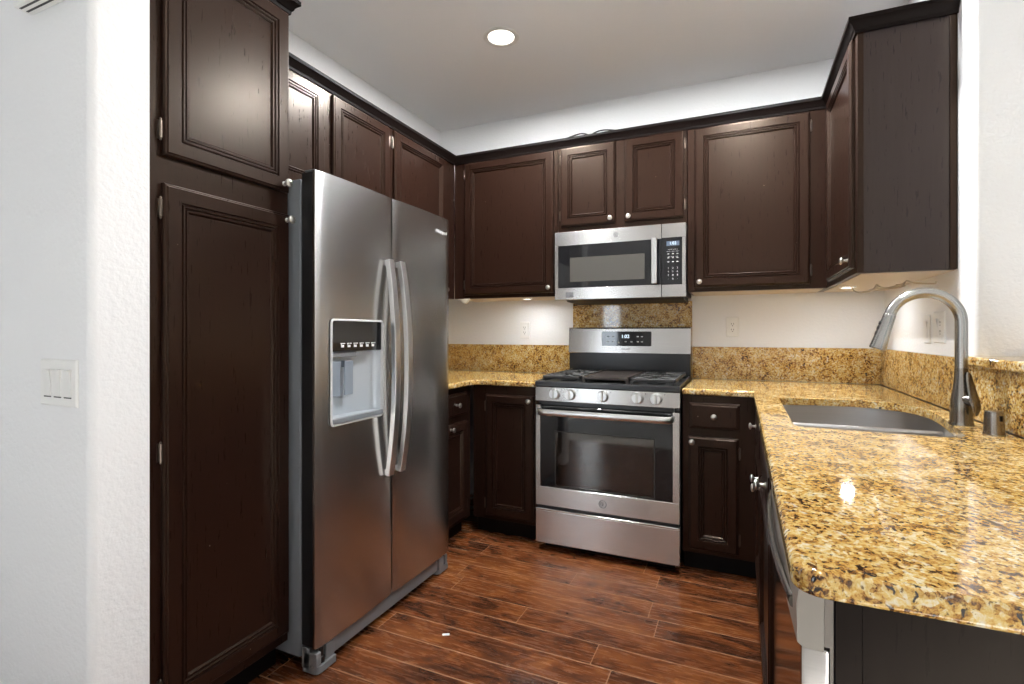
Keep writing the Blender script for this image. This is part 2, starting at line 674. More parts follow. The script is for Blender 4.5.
def knob(parent, x, z, y=-0.02):
    prof = [(0.0085, 0), (0.0085, 0.002), (0.0055, 0.004), (0.005, 0.014), (0.0065, 0.017), (0.0135, 0.020), (0.0148, 0.023), (0.0135, 0.0265), (0.008, 0.029), (0, 0.030)]
    return MB().lathe(prof, (x, y, z), (0, -1, 0), 18).obj('knob', M['nickel'], parent)


def hinge(parent, x, z, side):
    mb = MB()
    mb.box(x - (0.006 if side < 0 else 0.0), x + (0.006 if side > 0 else 0.0), -0.002, 0.0, z - 0.026, z + 0.026)
    mb.lathe([(0, -0.032), (0.003, -0.030), (0.0035, -0.027), (0.002, -0.025), (0.0045, -0.024), (0.0045, 0.024), (0.002, 0.025), (0.0035, 0.027), (0.003, 0.030), (0, 0.032)],
             (x, -0.008, z), (0, 0, 1), 10)
    return mb.obj('hinge', M['hinge'], parent)


def door(parent, x0, x1, z0, z1, knob_at=None, hinge_side=0, name='door'):
    d = MB().rings_rect(x0, x1, z0, z1, DOOR).obj(name, M['cab'], parent, angle=6)
    if knob_at:
        knob(d, *knob_at)
    if hinge_side:
        hx = x0 - 0.005 if hinge_side < 0 else x1 + 0.005
        for hz in (z0 + 0.07, z1 - 0.07):
            hinge(d, hx, hz, hinge_side)
    return d


def drawer(parent, x0, x1, z0, z1, kx=None, name='drawer'):
    d = MB().rings_rect(x0, x1, z0, z1, DRAWER).obj(name, M['cab'], parent, angle=6)
    knob(d, (x0 + x1) / 2 if kx is None else kx, (z0 + z1) / 2)
    return d


UB, UT = 1.417, 2.372     # bottom and top of the wall cabinets
UPG = 'dark wall cabinets'


def upper(label, loc, rz, w, d, h, group=UPG, name='wall_cabinet'):
    t_ = thing(name, label, 'cabinet', loc, rz, group)
    MB().box(0, w, 0, d, 0, h, 0.0015, 1).obj('body', M['cab'], t_)
    if loc[2] < 1.5:   # pale unfinished board below
        MB().box(0.016, w - 0.016, 0.018, d - 0.002, -0.003, -0.0003).obj('underside', M['maple'], t_)
    return t_


# back wall, left of the microwave
t = upper('dark brown wall cabinet with one door on back wall, left of the microwave', (-0.738, -0.31, UB), 0, 0.736, 0.309, UT - UB)
door(t, 0.083, 0.711, 0.023, 0.900, (0.684, 0.052), -1)
# above the microwave
t = upper('short two-door dark cabinet directly above the microwave', (0, -0.31, 1.803), 0, 0.757, 0.309, UT - 1.803)
door(t, 0.020, 0.356, 0.034, 0.515, (0.331, 0.060), -1)
door(t, 0.413, 0.740, 0.034, 0.515, (0.437, 0.060), 1)
# back wall, right of the microwave
t = upper('dark brown wall cabinet with one large door on back wall, right of the microwave', (0.759, -0.31, UB), 0, 0.669, 0.309, UT - UB)
door(t, 0.037, 0.592, 0.023, 0.898, (0.064, 0.052), 1)
# right wall
t = upper('dark wall cabinet on right wall with plain side panel, above the sink', (1.430, -0.0, UB), R(-90), 1.005, 0.301, UT - UB)
door(t, 0.395, 0.985, 0.023, 0.898, (0.958, 0.055), -1)
sp_ = MB().box(1.0052, 1.010, 0.002, 0.299, 0.001, UT - UB - 0.04).obj('side_panel', M['cab_side_sheen'], t)
MB().box(1.0102, 1.015, 0.001, 0.022, 0.001, UT - UB - 0.042, 0.001, 1).box(1.0102, 1.015, 0.279, 0.300, 0.001, UT - UB - 0.042, 0.001, 1).obj('scribe_strip', M['cab'], sp_)
# left wall: over the fridge, and the deeper reaching one beside it
t = upper('two-door dark wall cabinet on left wall above the refrigerator', (-0.740, -1.985, 1.80), R(90), 0.978, 0.303, UT - 1.80)
door(t, 0.030, 0.480, 0.034, 0.515, (0.455, 0.060), -1)
door(t, 0.532, 0.957, 0.034, 0.515, (0.557, 0.060), 1)
t = upper('single-door dark wall cabinet on left wall in the corner, past the refrigerator', (-0.740, -1.005, UB), R(90), 0.694, 0.303, UT - UB)
door(t, 0.020, 0.565, 0.023, 0.898, (0.540, 0.052), -1)

# crown moldings
CR = [(0.0, 2.322), (0.007, 2.322), (0.009, 2.334), (0.013, 2.337), (0.017, 2.347), (0.026, 2.357), (0.031, 2.360), (0.031, 2.375), (0.0, 2.375)]
CP = [(-0.740, -1.952), (-0.740, -0.310), (1.430, -0.310), (1.430, -1.0155), (1.7315, -1.0155)]
for k, lab in enumerate(('dark crown molding along the wall cabinets above the refrigerator', 'dark crown molding along the back wall cabinets above the microwave',
                         'dark crown molding along the door side of the right wall cabinet', 'dark crown molding across the plain side panel of the right wall cabinet')):
    tag(MB().sweep(CP, CR, -1, k).obj('crown_molding', M['crown']), lab, 'molding', 'crown moldings over the wall cabinets')
t = thing('pantry_cabinet', 'tall dark pantry cabinet with two stacked doors, left of the refrigerator', 'cabinet', (-0.440, -2.455, 0), R(90))
MB().box(0, 0.477, 0, 0.60, 0.10, UT, 0.0015, 1).obj('body', M['cab'], t)
MB().box(0.0, 0.477, 0.06, 0.58, 0.0, 0.0995).obj('toe_kick', M['toe'], t)
dd = door(t, 0.040, 0.469, 1.684, 2.316, (0.443, 1.709), -1)
dd = door(t, 0.040, 0.469, 0.135, 1.607, (0.455, 1.585), -1)
hinge(dd, 0.035, 0.86, -1)
MB().sweep([(0.0, 0.0), (0.477, 0.0), (0.477, 0.29)], CR, -1).obj('crown_trim', M['crown'], t)

# base cabinets
BG = 'dark base cabinets'


def base(label, loc, rz, w, d, name='base_cabinet', lo=0.0, hi=None, open_top=False):
    t_ = thing(name, label, 'cabinet', loc, rz, BG)
    if open_top:
        MB().box(0, w, 0, 0.020, 0.10, 0.883).box(0, w, d - 0.012, d, 0.10, 0.883).box(0, 0.018, 0.020, d - 0.012, 0.10, 0.883) \
            .box(w - 0.018, w, 0.020, d - 0.012, 0.10, 0.883).box(0.018, w - 0.018, 0.020, d - 0.012, 0.10, 0.118).obj('body', M['cab'], t_, smooth=False)
    else:
        MB().box(0, w, 0, d, 0.10, 0.883, 0.0015, 1).obj('body', M['cab'], t_)
    MB().box(lo, w if hi is None else hi, 0.06, d - 0.01, 0.0, 0.0995).obj('toe_kick', M['toe'], t_)
    return t_


t = base('narrow dark base cabinet with one drawer and one door, right of the range', (0.763, -0.625, 0), 0, 0.345, 0.60)
drawer(t, 0.034, 0.262, 0.720, 0.846)
door(t, 0.030, 0.256, 0.124, 0.680, (0.047, 0.655), 1)
t = base('dark base cabinet with one tall door, left of the range', (-0.424, -0.625, 0), 0, 0.420, 0.60)
door(t, 0.088, 0.390, 0.124, 0.832, (0.366, 0.805), -1)
t = base('dark base cabinet with a drawer, half hidden behind the refrigerator', (-0.445, -1.075, 0), R(90), 0.448, 0.575)
drawer(t, 0.020, 0.386, 0.720, 0.846, 0.255)
door(t, 0.020, 0.386, 0.124, 0.680, (0.190, 0.655), 1)
# sink run
t = base('dark sink base cabinet facing the aisle below the peninsula counter', (1.110, -0.627, 0), R(-90), 1.316, 0.59, open_top=True)
drawer(t, 0.075, 0.640, 0.720, 0.846, 0.22, 'false_drawer')
drawer(t, 0.655, 1.290, 0.720, 0.846, 1.16, 'false_drawer')
door(t, 0.075, 0.640, 0.124, 0.680, (0.585, 0.650))
door(t, 0.655, 1.290, 0.124, 0.680, (0.710, 0.650))
# peninsula end panel
t = thing('end_panel', 'dark plain panel closing the near end of the peninsula under the counter', 'panel', (1.138, -2.545, 0))
MB().box(0, 0.572, 0, 0.018, 0.0, 0.883).obj('panel', M['cab_end_dimmed'], t)
MB().box(0.0, 0.030, -0.005, -0.0003, 0.0, 0.882, 0.001, 1).obj('edge_strip', M['cab_end_dimmed'], t)

# ------------------------------------------------------------------ stone
ZT = 0.914
inner = round_poly([(-1.0225, -0.0215), (-1.0225, -1.068), (-0.402, -1.068), (-0.402, -0.643), (-0.003, -0.643), (-0.003, -0.0215)],
                   [0, 0, 0, 0.05, 0.008, 0], 8)
tag(slab('countertop', inner, ZT - 0.030, ZT, 0.010, M['granite']), 'short gold granite countertop left of the range, meeting the refrigerator', 'countertop')
sink_poly = [(1.177, -0.862), (1.30, -0.822), (1.46, -0.806), (1.552, -0.838), (1.605, -0.893), (1.636, -0.965), (1.645, -1.05),
             (1.637, -1.17), (1.612, -1.37), (1.585, -1.545), (1.562, -1.585), (1.525, -1.598), (1.30, -1.588), (1.190, -1.580), (1.177, -1.560)]
sink_hole = sink_poly[::-1]
# CCW check
def area2(pl):
    return sum(pl[i - 1][0] * pl[i][1] - pl[i][0] * pl[i - 1][1] for i in range(len(pl)))
if area2(sink_hole) < 0:
    sink_hole = sink_hole[::-1]
outer = round_poly([(0.761, -0.0215), (0.761, -0.643), (1.084, -0.643), (1.084, -2.63), (1.710, -2.63), (1.710, -0.0215)],
                   [0, 0.008, 0.015, 0.035, 0, 0], 8)
tag(slab('countertop', outer, ZT - 0.030, ZT, 0.011, M['granite'], hole=sink_hole), 'long gold granite countertop of the peninsula with the sink cut into it', 'countertop')


def stone(label, x0, x1, y0, y1, z0, z1, bev=0.002):
    return tag(MB().box(x0, x1, y0, y1, z0, z1, bev, 2).obj('backsplash', M['granite']), label, 'backsplash', 'granite upstands along the walls')


stone('granite backsplash strip on back wall left of the range', -1.0225, -0.003, -0.021, -0.0005, ZT + 0.0003, 1.106)
stone('short granite backsplash strip on left wall behind the refrigerator', XL + 0.0005, -1.023, -1.068, -0.0005, ZT + 0.0003, 1.106)
stone('granite backsplash strip on back wall right of the range', 0.761, 1.7105, -0.021, -0.0005, ZT + 0.0003, 1.106)
stone('tall granite panel on back wall between range and microwave', 0.004, 0.7585, -0.020, -0.0005, 0.89, 1.384)
stone('granite backsplash strip on right wall behind the faucet', 1.711, XR - 0.0005, -1.1449, -0.0005, ZT + 0.0003, 1.106)
stone('granite facing under the raised ledge at the right edge', 1.711, XR - 0.0005, -2.63, -1.1455, ZT + 0.0003, 1.086)
lg = round_poly([(1.692, -2.66), (1.90, -2.66), (1.90, -1.147), (1.692, -1.147)], [0.02, 0.02, 0, 0], 6)
tag(slab('ledge_cap', lg, 1.0865, 1.1165, 0.010, M['granite']), 'raised granite ledge capping the low wall at the right edge', 'ledge')

# ------------------------------------------------------------------ sink, faucet, air gap
t = thing('sink', 'stainless steel undermount sink set into the granite counter', 'sink', (1.40, -1.2, 0.70))
mb = MB()
bm = mb.bm
pl = sink_hole
levels = [(-0.016, 0.8835), (-0.004, 0.8835), (-0.004, 0.878), (0.0, 0.80), (0.004, 0.735), (0.016, 0.712), (0.035, 0.704)]
rings = []
for ins, z in levels:
    rings.append([bm.verts.new((c_[0] - 1.40, c_[1] + 1.2, z - 0.70)) for c_ in offset_poly(pl, ins)])
for A, B in zip(rings, rings[1:]):
    for i in range(len(A)):
        j = (i + 1) % len(A)
        bm.faces.new((A[i], A[j], B[j], B[i]))
bm.faces.new(rings[-1])
mb.obj('bowl', M['steel_sink'], t, angle=50)
dv = round_poly([(-0.024, 0.0055), (0.024, 0.0055), (0.013, 0.166), (-0.013, 0.166)], [0, 0, 0.010, 0.010], 5)
MB().prism(dv, 'x', -0.2215, 0.2335).obj('low_divider', M['steel_sink'], t)
MB().lathe([(0.0, 0.0045), (0.030, 0.0045), (0.036, 0.008), (0.044, 0.008), (0.048, 0.0045)], (0.02, 0.19, 0.0), (0, 0, 1), 24).obj('drain', M['nickel'], t)

t = thing('faucet', 'tall brushed nickel gooseneck pull-down faucet behind the sink', 'faucet', (1.635, -1.356, ZT))
MB().lathe([(0.030, 0.0), (0.030, 0.006), (0.0275, 0.010), (0.0275, 0.045), (0.0262, 0.075), (0.0215, 0.105), (0.0180, 0.135), (0.0165, 0.165), (0.0165, 0.170)],
           (0, 0, 0), (0, 0, 1), 28).obj('body', M['nickel_dark'], t)
pts = [(0, 0, 0.1705), (0, 0, 0.310)]
cr_ = 0.090
for i in range(1, 25):
    a = R(163) * i / 24
    pts.append((-cr_ + cr_ * math.cos(a), 0, 0.310 + cr_ * math.sin(a)))
MB().tube(pts, 0.0158, 16, side=(0, 1, 0)).obj('spout', M['nickel_mid'], t)
e = Vector(pts[-1])
dr = Vector((-math.sin(R(163)) * 1, 0, math.cos(R(163)))).normalized()
hd = MB().lathe([(0.0158, 0.0005), (0.0172, 0.004), (0.0172, 0.012), (0.0188, 0.05), (0.0230, 0.105), (0.0238, 0.113), (0.0220, 0.116), (0, 0.116)], e, dr, 24).obj('spray_head', M['nickel_mid'], t)
sd = Vector((dr.z, 0, -dr.x))
if sd.x > 0:
    sd = -sd
mb = MB()
for dd_, rr in ((0.034, 0.0062), (0.050, 0.0085), (0.068, 0.0095)):
    c0 = e + dr * dd_ + sd * 0.0165
    mb.lathe([(rr, 0), (rr, 0.003), (rr * 0.7, 0.0045), (0, 0.005)], c0, sd, 12)
mb.obj('spray_button', M['black'], hd)
mb = MB()
lv = Vector((0.45, -0.89, 0))
mb.cyl(lv * 0.016 + Vector((0, 0, 0.078)), lv * 0.040 + Vector((0, 0, 0.074)), 0.017, 0.0150, 18)
mb.tube([lv * a + Vector((0, 0, b)) for a, b in ((0.046, 0.034), (0.048, 0.055), (0.043, 0.078), (0.034, 0.105), (0.028, 0.130), (0.0235, 0.152), (0.0215, 0.160))],
        [0.006, 0.0135, 0.0155, 0.0135, 0.0115, 0.0085, 0.004], 14, side=(0.89, 0.45, 0), ry=0.45)
mb.obj('lever', M['nickel_dark'], t)

t = thing('air_gap_cap', 'small brushed nickel air gap cap on counter right of the faucet', 'cap', (1.657, -1.510, ZT))
MB().lathe([(0.0235, 0.0), (0.0235, 0.003), (0.0225, 0.005), (0.0205, 0.061), (0.0185, 0.065), (0, 0.0655)], (0, 0, 0), (0, 0, 1), 28).obj('cap', M['nickel_dark'], t)
mb = MB()
mb.lathe([(0.0245, 0), (0.0245, 0.002)], (0, 0, 0.0002), (0, 0, 1), 28)
mb.obj('base_ring', M['nickel'], t)
va = R(-68)
vd = Vector((math.cos(va), math.sin(va), 0))
MB().tube([vd * 0.0208 + Vector((0, 0, 0.040)), vd * 0.0205 + Vector((0, 0, 0.054))], 0.0036, 10).obj('vent_slot', M['toe'], t)

# ------------------------------------------------------------------ refrigerator (local: front at y=0, x across)
t = thing('refrigerator', 'stainless side-by-side refrigerator with water dispenser beside the pantry', 'refrigerator', (-0.313, -1.975, 0), R(90))
W = 0.888
MB().box(0.004, W - 0.004, 0.076, 0.71, 0.045, 1.735, 0.006, 2).obj('case', M['case'], t)
MB().box(0.012, W - 0.012, 0.066, 0.0755, 0.10, 1.725).obj('gasket', M['black'], t)
SEAM = 0.428


def fridge_door(x0, x1, hole=None):
    """front skin convex in plan, edges rolled back"""
    mb_ = MB()
    bm_ = mb_.bm
    z0_, z1_ = 0.093, 1.757
    n_ = 24
    xs = [x0 + (x1 - x0) * i / n_ for i in range(n_ + 1)]
    zs = [z0_, z1_]
    if hole:
        xs = sorted(set([x for x in xs if not (abs(x - hole[0]) < 0.006 or abs(x - hole[1]) < 0.006)] + [hole[0], hole[1]]))
        zs = [z0_, hole[2], hole[3], z1_]

    def yf(x):
        u = (x - x0) / (x1 - x0) * 2 - 1
        return -0.006 * (1 - u * u) + 0.004 * abs(u) ** 14
    G = [[bm_.verts.new((x, yf(x), z)) for z in zs] for x in xs]
    B = [[bm_.verts.new((x, 0.014, z)) for z in zs] for x in xs]
    for i in range(len(xs) - 1):
        for j in range(len(zs) - 1):
            if hole and j == 1 and xs[i] >= hole[0] - 1e-6 and xs[i + 1] <= hole[1] + 1e-6:
                continue
            bm_.faces.new((G[i][j], G[i + 1][j], G[i + 1][j + 1], G[i][j + 1]))
        for j in (0, len(zs) - 1):
            bm_.faces.new((G[i][j], G[i + 1][j], B[i + 1][j], B[i][j]))
    for i in (0, len(xs) - 1):
        for j in range(len(zs) - 1):
            bm_.faces.new((G[i][j], G[i][j + 1], B[i][j + 1], B[i][j]))
    return mb_.obj('door', M['steel_dark'], t, angle=40)


HX0, HX1, HZ0, HZ1 = 0.066, 0.354, 0.858, 1.238
dl = fridge_door(0.0, SEAM - 0.003, (HX0, HX1, HZ0, HZ1))
dr_ = fridge_door(SEAM + 0.003, W)
# door cores, black edges
MB().box(0.003, HX0 - 0.002, 0.0145, 0.0655, 0.096, 1.752).box(HX1 + 0.002, SEAM - 0.006, 0.0145, 0.0655, 0.096, 1.752) \
    .box(HX0 - 0.002, HX1 + 0.002, 0.0145, 0.0655, 0.096, HZ0 - 0.002).box(HX0 - 0.002, HX1 + 0.002, 0.0145, 0.0655, HZ1 + 0.002, 1.752).obj('door_core', M['black'], dl)
MB().box(SEAM + 0.006, W - 0.003, 0.0145, 0.0655, 0.096, 1.752).obj('door_core', M['black'], dr_)


def bow_handle(parent, x, lean):
    pts_ = []
    za, zb = 0.604, 1.492
    for i in range(25):
        u = i / 24 * 2 - 1
        pts_.append((x + lean * (1 - u * u) * 0.004, -0.016 - 0.037 * (1 - abs(u) ** 2.2), za + (zb - za) * i / 24))
    mb_ = MB()
    n_ = len(pts_)
    # flat faced bar: rounded rectangle section
    sec = round_poly([(-0.0175, -0.011), (0.0175, -0.011), (0.0175, 0.011), (-0.0175, 0.011)], 0.003, 3)
    rg = []
    for i, (px, py, pz) in enumerate(pts_):
        a = pts_[max(i - 1, 0)]
        b = pts_[min(i + 1, n_ - 1)]
        d = Vector((0, b[1] - a[1], b[2] - a[2])).normalized()
        nrm = Vector((0, d.z, -d.y))
        rg.append([mb_.bm.verts.new((px + s_, py + nrm.y * q_, pz + nrm.z * q_)) for s_, q_ in sec])
    for A, B in zip(rg, rg[1:]):
        for k_ in range(len(sec)):
            j_ = (k_ + 1) % len(sec)
            mb_.bm.faces.new((A[k_], A[j_], B[j_], B[k_]))
    mb_.bm.faces.new(rg[0])
    mb_.bm.faces.new(rg[-1])
    for zz in (za + 0.012, zb - 0.012):
        mb_.box(x - 0.013, x + 0.013, -0.018, 0.0015, zz - 0.012, zz + 0.012, 0.002, 1)
    return mb_.obj('handle', M['handle'], parent)


bow_handle(dl, SEAM - 0.041, -1)
bow_handle(dr_, SEAM + 0.037, 1)
# ice and water dispenser
dp = MB()
fr_o = round_poly([(HX0 - 0.004, HZ0 - 0.006), (HX1 + 0.004, HZ0 - 0.006), (HX1 + 0.004, HZ1 + 0.004), (HX0 - 0.004, HZ1 + 0.004)], 0.018, 6)
fr_i = offset_poly(fr_o, 0.009)
bm = dp.bm
ro = [bm.verts.new((a, -0.007, b)) for a, b in fr_o]
rp = [bm.verts.new((a, -0.0115, b)) for a, b in offset_poly(fr_o, 0.003)]
ri = [bm.verts.new((a, -0.0115, b)) for a, b in offset_poly(fr_o, 0.007)]
rj = [bm.verts.new((a, 0.004, b)) for a, b in fr_i]
for A, B in ((ro, rp), (rp, ri), (ri, rj)):
    for i in range(len(A)):
        j = (i + 1) % len(A)
        bm.faces.new((A[i], A[j], B[j], B[i]))
disp = dp.obj('dispenser_frame', M['bezel'], dl)
MB().box(HX0 + 0.003, HX1 - 0.003, -0.004, 0.012, 1.122, HZ1 - 0.003, 0.002, 1).obj('control_panel', M['gloss'], disp)
# niche: open box with a curved right side
nb = MB()
bm = nb.bm
plan = [(HX0 + 0.004, 0.0)] + [(HX0 + 0.006, 0.052), (HX0 + 0.13, 0.055)]
plan += [(HX0 + 0.13 + (HX1 - 0.008 - HX0 - 0.13) * math.sin(R(a)), 0.005 + 0.050 * math.cos(R(a))) for a in range(15, 91, 15)] + [(HX1 - 0.004, 0.0)]
lo_ = [bm.verts.new((a, b, HZ0 + 0.022)) for a, b in plan]
hi_ = [bm.verts.new((a, b, 1.121)) for a, b in plan]
for i in range(len(plan) - 1):
    bm.faces.new((lo_[i], lo_[i + 1], hi_[i + 1], hi_[i]))
bm.faces.new(lo_)
bm.faces.new(hi_)
nb.obj('niche', M['niche'], disp)
MB().box(HX0 + 0.004, HX1 - 0.004, -0.014, 0.040, HZ0 + 0.004, HZ0 + 0.0215, 0.003, 2).obj('drip_tray', M['case'], disp)
for px in (HX0 + 0.030, HX0 + 0.098):
    MB().box(px, px + 0.046, 0.018, 0.026, 0.955, 1.085, 0.004, 2).box(px + 0.015, px + 0.031, 0.026, 0.050, 1.06, 1.085).obj('paddle', M['paddle'], disp)
MB().box(HX0 + 0.02, HX0 + 0.15, 0.006, 0.05, 1.100, 1.1205, 0.003, 1).obj('nozzle', M['case'], disp)
ic = MB()
for i in range(6):
    px = HX0 + 0.050 + i * 0.034
    ic.box(px, px + 0.024, -0.0052, -0.0042, 1.150, 1.153)
    ic.box(px + 0.005, px + 0.018, -0.0052, -0.0042, 1.137, 1.146, 0.0002, 1)
    ic.box(px + 0.003, px + 0.005, -0.0052, -0.0042, 1.137, 1.150)
ic.obj('legend', M['ink'], disp)
text('wordmark', 'Whirlpool', 0.023, 0.803, -0.0085, 1.681, M['ink'], dr_)
# top hinge caps
for hx_ in (0.012, W - 0.060):
    MB().box(hx_, hx_ + 0.048, 0.018, 0.064, 1.7575, 1.765, 0.003, 2).obj('hinge_cover', M['grey_plastic'], t)
# base grille and foot bracket
g = MB()
g.box(0.09, W - 0.09, 0.012, 0.06, 0.026, 0.088, 0.004, 2).box(0.0, 0.005, 0.03, 0.064, 0.02, 0.09)
for k_ in range(2):
    xx0 = 0.0 if k_ == 0 else W - 0.092
    g.prism(round_poly([(xx0, -0.008 if k_ == 0 else 0.006), (xx0 + 0.092, -0.008 if k_ == 0 else 0.006), (xx0 + 0.092, 0.06), (xx0, 0.06)], [0.02, 0.004, 0.0, 0.0], 5), 'z', 0.006, 0.030)
    g.box(xx0 + (0.0 if k_ == 0 else 0.068), xx0 + (0.024 if k_ == 0 else 0.092), -0.004 if k_ == 0 else 0.010, 0.06, 0.030, 0.078, 0.005, 2)
    g.box(xx0 + 0.05, xx0 + 0.092, 0.0, 0.06, 0.030, 0.086, 0.004, 2) if k_ == 0 else g.box(xx0, xx0 + 0.042, 0.0, 0.06, 0.030, 0.086, 0.004, 2)
g.obj('base_grille', M['grey_plastic'], t)
MB().lathe([(0.013, 0.0), (0.013, 0.02), (0.009, 0.024), (0.009, 0.055)], (0.037, 0.012, 0.031), (0, 0, 1), 14).obj('leveling_leg', M['black'], t)
MB().cyl((0.10, 0.62, 0.02), (0.14, 0.62, 0.02), 0.02).cyl((W - 0.14, 0.62, 0.02), (W - 0.10, 0.62, 0.02), 0.02).box(0.02, W - 0.02, 0.10, 0.60, 0.03, 0.0445).obj('roller', M['black'], t)

# ------------------------------------------------------------------ range (local: front of the door at y=0)
YR = -0.692
t = thing('gas_range', 'stainless steel gas range with five knobs between the base cabinets', 'range', (0.0, YR, 0))
RW = 0.757
D = -YR
MB().box(0.004, 0.100, 0.05, D - 0.03, 0.06, 0.888).box(RW - 0.124, RW - 0.004, 0.05, D - 0.03, 0.06, 0.888).box(0.100, RW - 0.124, 0.05, D - 0.03, 0.06, 0.300) \
    .box(0.100, RW - 0.124, 0.05, D - 0.03, 0.70, 0.888).box(0.100, RW - 0.124, 0.50, D - 0.03, 0.300, 0.70).obj('body', M['black'], t, smooth=False)
MB().box(0.03, RW - 0.03, 0.08, D - 0.05, 0.0, 0.06).obj('toe_kick', M['toe'], t)
# drawer with rolled top lip
MB().box(0.0, RW, 0.0, 0.045, 0.045, 0.222, 0.003, 2).prism([(0.0, 0.222), (-0.006, 0.226), (-0.008, 0.231), (-0.004, 0.234), (0.01, 0.231), (0.045, 0.223)], 'x', 0.0, RW).obj('storage_drawer', M['steel'], t)
MB().box(0.006, RW - 0.006, 0.008, 0.05, 0.2345, 0.248).obj('drawer_gap', M['black'], t)
# oven door: steel frame with a black glass window
GX0, GX1, GZ0, GZ1 = 0.028, 0.722, 0.352, 0.792
of = MB()
of.box(0.0, RW, 0.0, 0.045, 0.249, GZ0, 0.002, 1).box(0.0, GX0, 0.0, 0.045, GZ0 - 0.002, 0.797, 0.002, 1).box(GX1, RW, 0.0, 0.045, GZ0 - 0.002, 0.797, 0.002, 1)
od = of.obj('oven_door', M['steel'], t)
WX0, WX1, WZ0, WZ1 = 0.116, 0.633, 0.364, 0.655
gp = MB()
gp.rings_rect(GX0, GX1, GZ0, GZ1, [(0, 0.044), (0, 0.0035), (0.001, 0.0025)], cap1=False)
gp.box(GX0 + 0.001, WX0, 0.0025, 0.040, GZ0 + 0.001, GZ1 - 0.001).box(WX1, GX1 - 0.001, 0.0025, 0.040, GZ0 + 0.001, GZ1 - 0.001)
gp.box(WX0, WX1, 0.0025, 0.040, GZ0 + 0.001, WZ0).box(WX0, WX1, 0.0025, 0.040, WZ1, GZ1 - 0.001)
gp.obj('door_glass', M['gloss'], od, smooth=False)
MB().box(WX0 + 0.0003, WX1 - 0.0003, 0.0028, 0.006, WZ0 + 0.0003, WZ1 - 0.0003).obj('oven_window', M['ovenglass'], od)
MB().rings_rect(WX0 - 0.005, WX1 + 0.005, WZ0 - 0.005, WZ1 + 0.005, [(0, 0.0026), (0, 0.0018), (0.005, 0.0018), (0.005, 0.0026)], cap0=False, cap1=False).obj('window_trim', M['iron'], od)
MB().box(0.03, RW - 0.03, 0.012, 0.05, 0.798, 0.818).obj('door_vent', M['black'], t)
cv = MB()
cv.rings_rect(0.101, RW - 0.125, 0.301, 0.699, [(0, 0.051), (0.0, 0.499)], cap0=False)
cv.obj('oven_cavity', M['cavity'], t, smooth=False)
for rz_ in (0.43, 0.54):
    rk = MB()
    rk.cyl((0.105, 0.08, rz_), (RW - 0.129, 0.08, rz_), 0.004, n=8).cyl((0.105, 0.46, rz_), (RW - 0.129, 0.46, rz_), 0.004, n=8)
    for i in range(14):
        px = 0.12 + i * 0.0383
        rk.cyl((px, 0.08, rz_), (px, 0.46, rz_), 0.0022, n=6)
    rk.obj('oven_rack', M['nickel'], t)
# door handle: flat wide bar that returns to the door at both ends
hb = MB()
pl_ = [(0.030, 0.0), (0.030, -0.030), (0.042, -0.048), (0.085, -0.055), (0.3785, -0.058), (0.672, -0.055), (0.712, -0.048), (0.722, -0.030), (0.722, 0.0)]
rg = []
for i, (px, py) in enumerate(pl_):
    a = Vector(pl_[max(i - 1, 0)])
    b = Vector(pl_[min(i + 1, len(pl_) - 1)])
    d_ = (b - a).normalized()
    n_ = Vector((-d_.y, d_.x))
    rg.append([hb.bm.verts.new((px + n_.x * u_, py + n_.y * u_, 0.765 + v_)) for u_, v_ in ((0.007, -0.012), (0.007, 0.012), (0.003, 0.0165), (-0.004, 0.0165), (-0.009, 0.006), (-0.009, -0.006), (-0.004, -0.0165), (0.003, -0.0165))])
for A, B in zip(rg, rg[1:]):
    for k_ in range(8):
        hb.bm.faces.new((A[k_], A[(k_ + 1) % 8], B[(k_ + 1) % 8], B[k_]))
hb.bm.faces.new(rg[0])
hb.bm.faces.new(rg[-1])
hb.obj('oven_handle', M['handle'], od, angle=50)


def monogram(x, z, r, y, parent, ring=M['ink_dark'], face=None):
    """round badge with a cursive two-letter monogram"""
    b_ = MB()
    n_ = 28
    c_ = [(x + r * math.cos(2 * math.pi * i / n_), y - 0.0008, z + r * math.sin(2 * math.pi * i / n_)) for i in range(n_ + 1)]
    b_.tube(c_, r * 0.10, 6)
    for sgn in (-1, 1):
        pts_ = []
        for i in range(15):
            a = R(40 + 290 * i / 14)
            pts_.append((x + sgn * r * 0.22 + r * 0.36 * math.cos(a) * (1 if sgn < 0 else 0.8), y - 0.0008, z + r * 0.46 * math.sin(a)))
        b_.tube(pts_, r * 0.07, 6)
    b_.tube([(x - r * 0.25, y - 0.0008, z - r * 0.02), (x, y - 0.0008, z - r * 0.05), (x + r * 0.35, y - 0.0008, z + r * 0.02)], r * 0.07, 6)
    return b_.obj('emblem', ring, parent)


monogram(0.374, 0.299, 0.019, -0.0006, od)
# knob panel
kp = MB().prism([(0.0, 0.819), (-0.001, 0.822), (-0.001, 0.894), (0.004, 0.898), (0.05, 0.898), (0.05, 0.819)], 'x', 0.0, RW).obj('knob_panel', M['steel'], t)
for i, kx in enumerate((0.112, 0.200, 0.376, 0.553, 0.645)):
    kz = 0.8605
    k1 = MB().lathe([(0.030, 0.0), (0.030, 0.004), (0.027, 0.006), (0.0255, 0.022), (0.0235, 0.0265), (0, 0.027)], (kx, -0.0012, kz), (0, -1, 0), 28).obj('burner_knob', M['handle'], t)
    MB().box(kx - 0.0045, kx + 0.0045, -0.036, -0.027, kz - 0.0235, kz + 0.0235, 0.002, 2).obj('grip', M['nickel'], k1)
    MB().box(kx + 0.038, kx + 0.043, -0.0022, -0.0012, kz + 0.020, kz + 0.0245).obj('burner_mark', M['ink_dark'], kp)
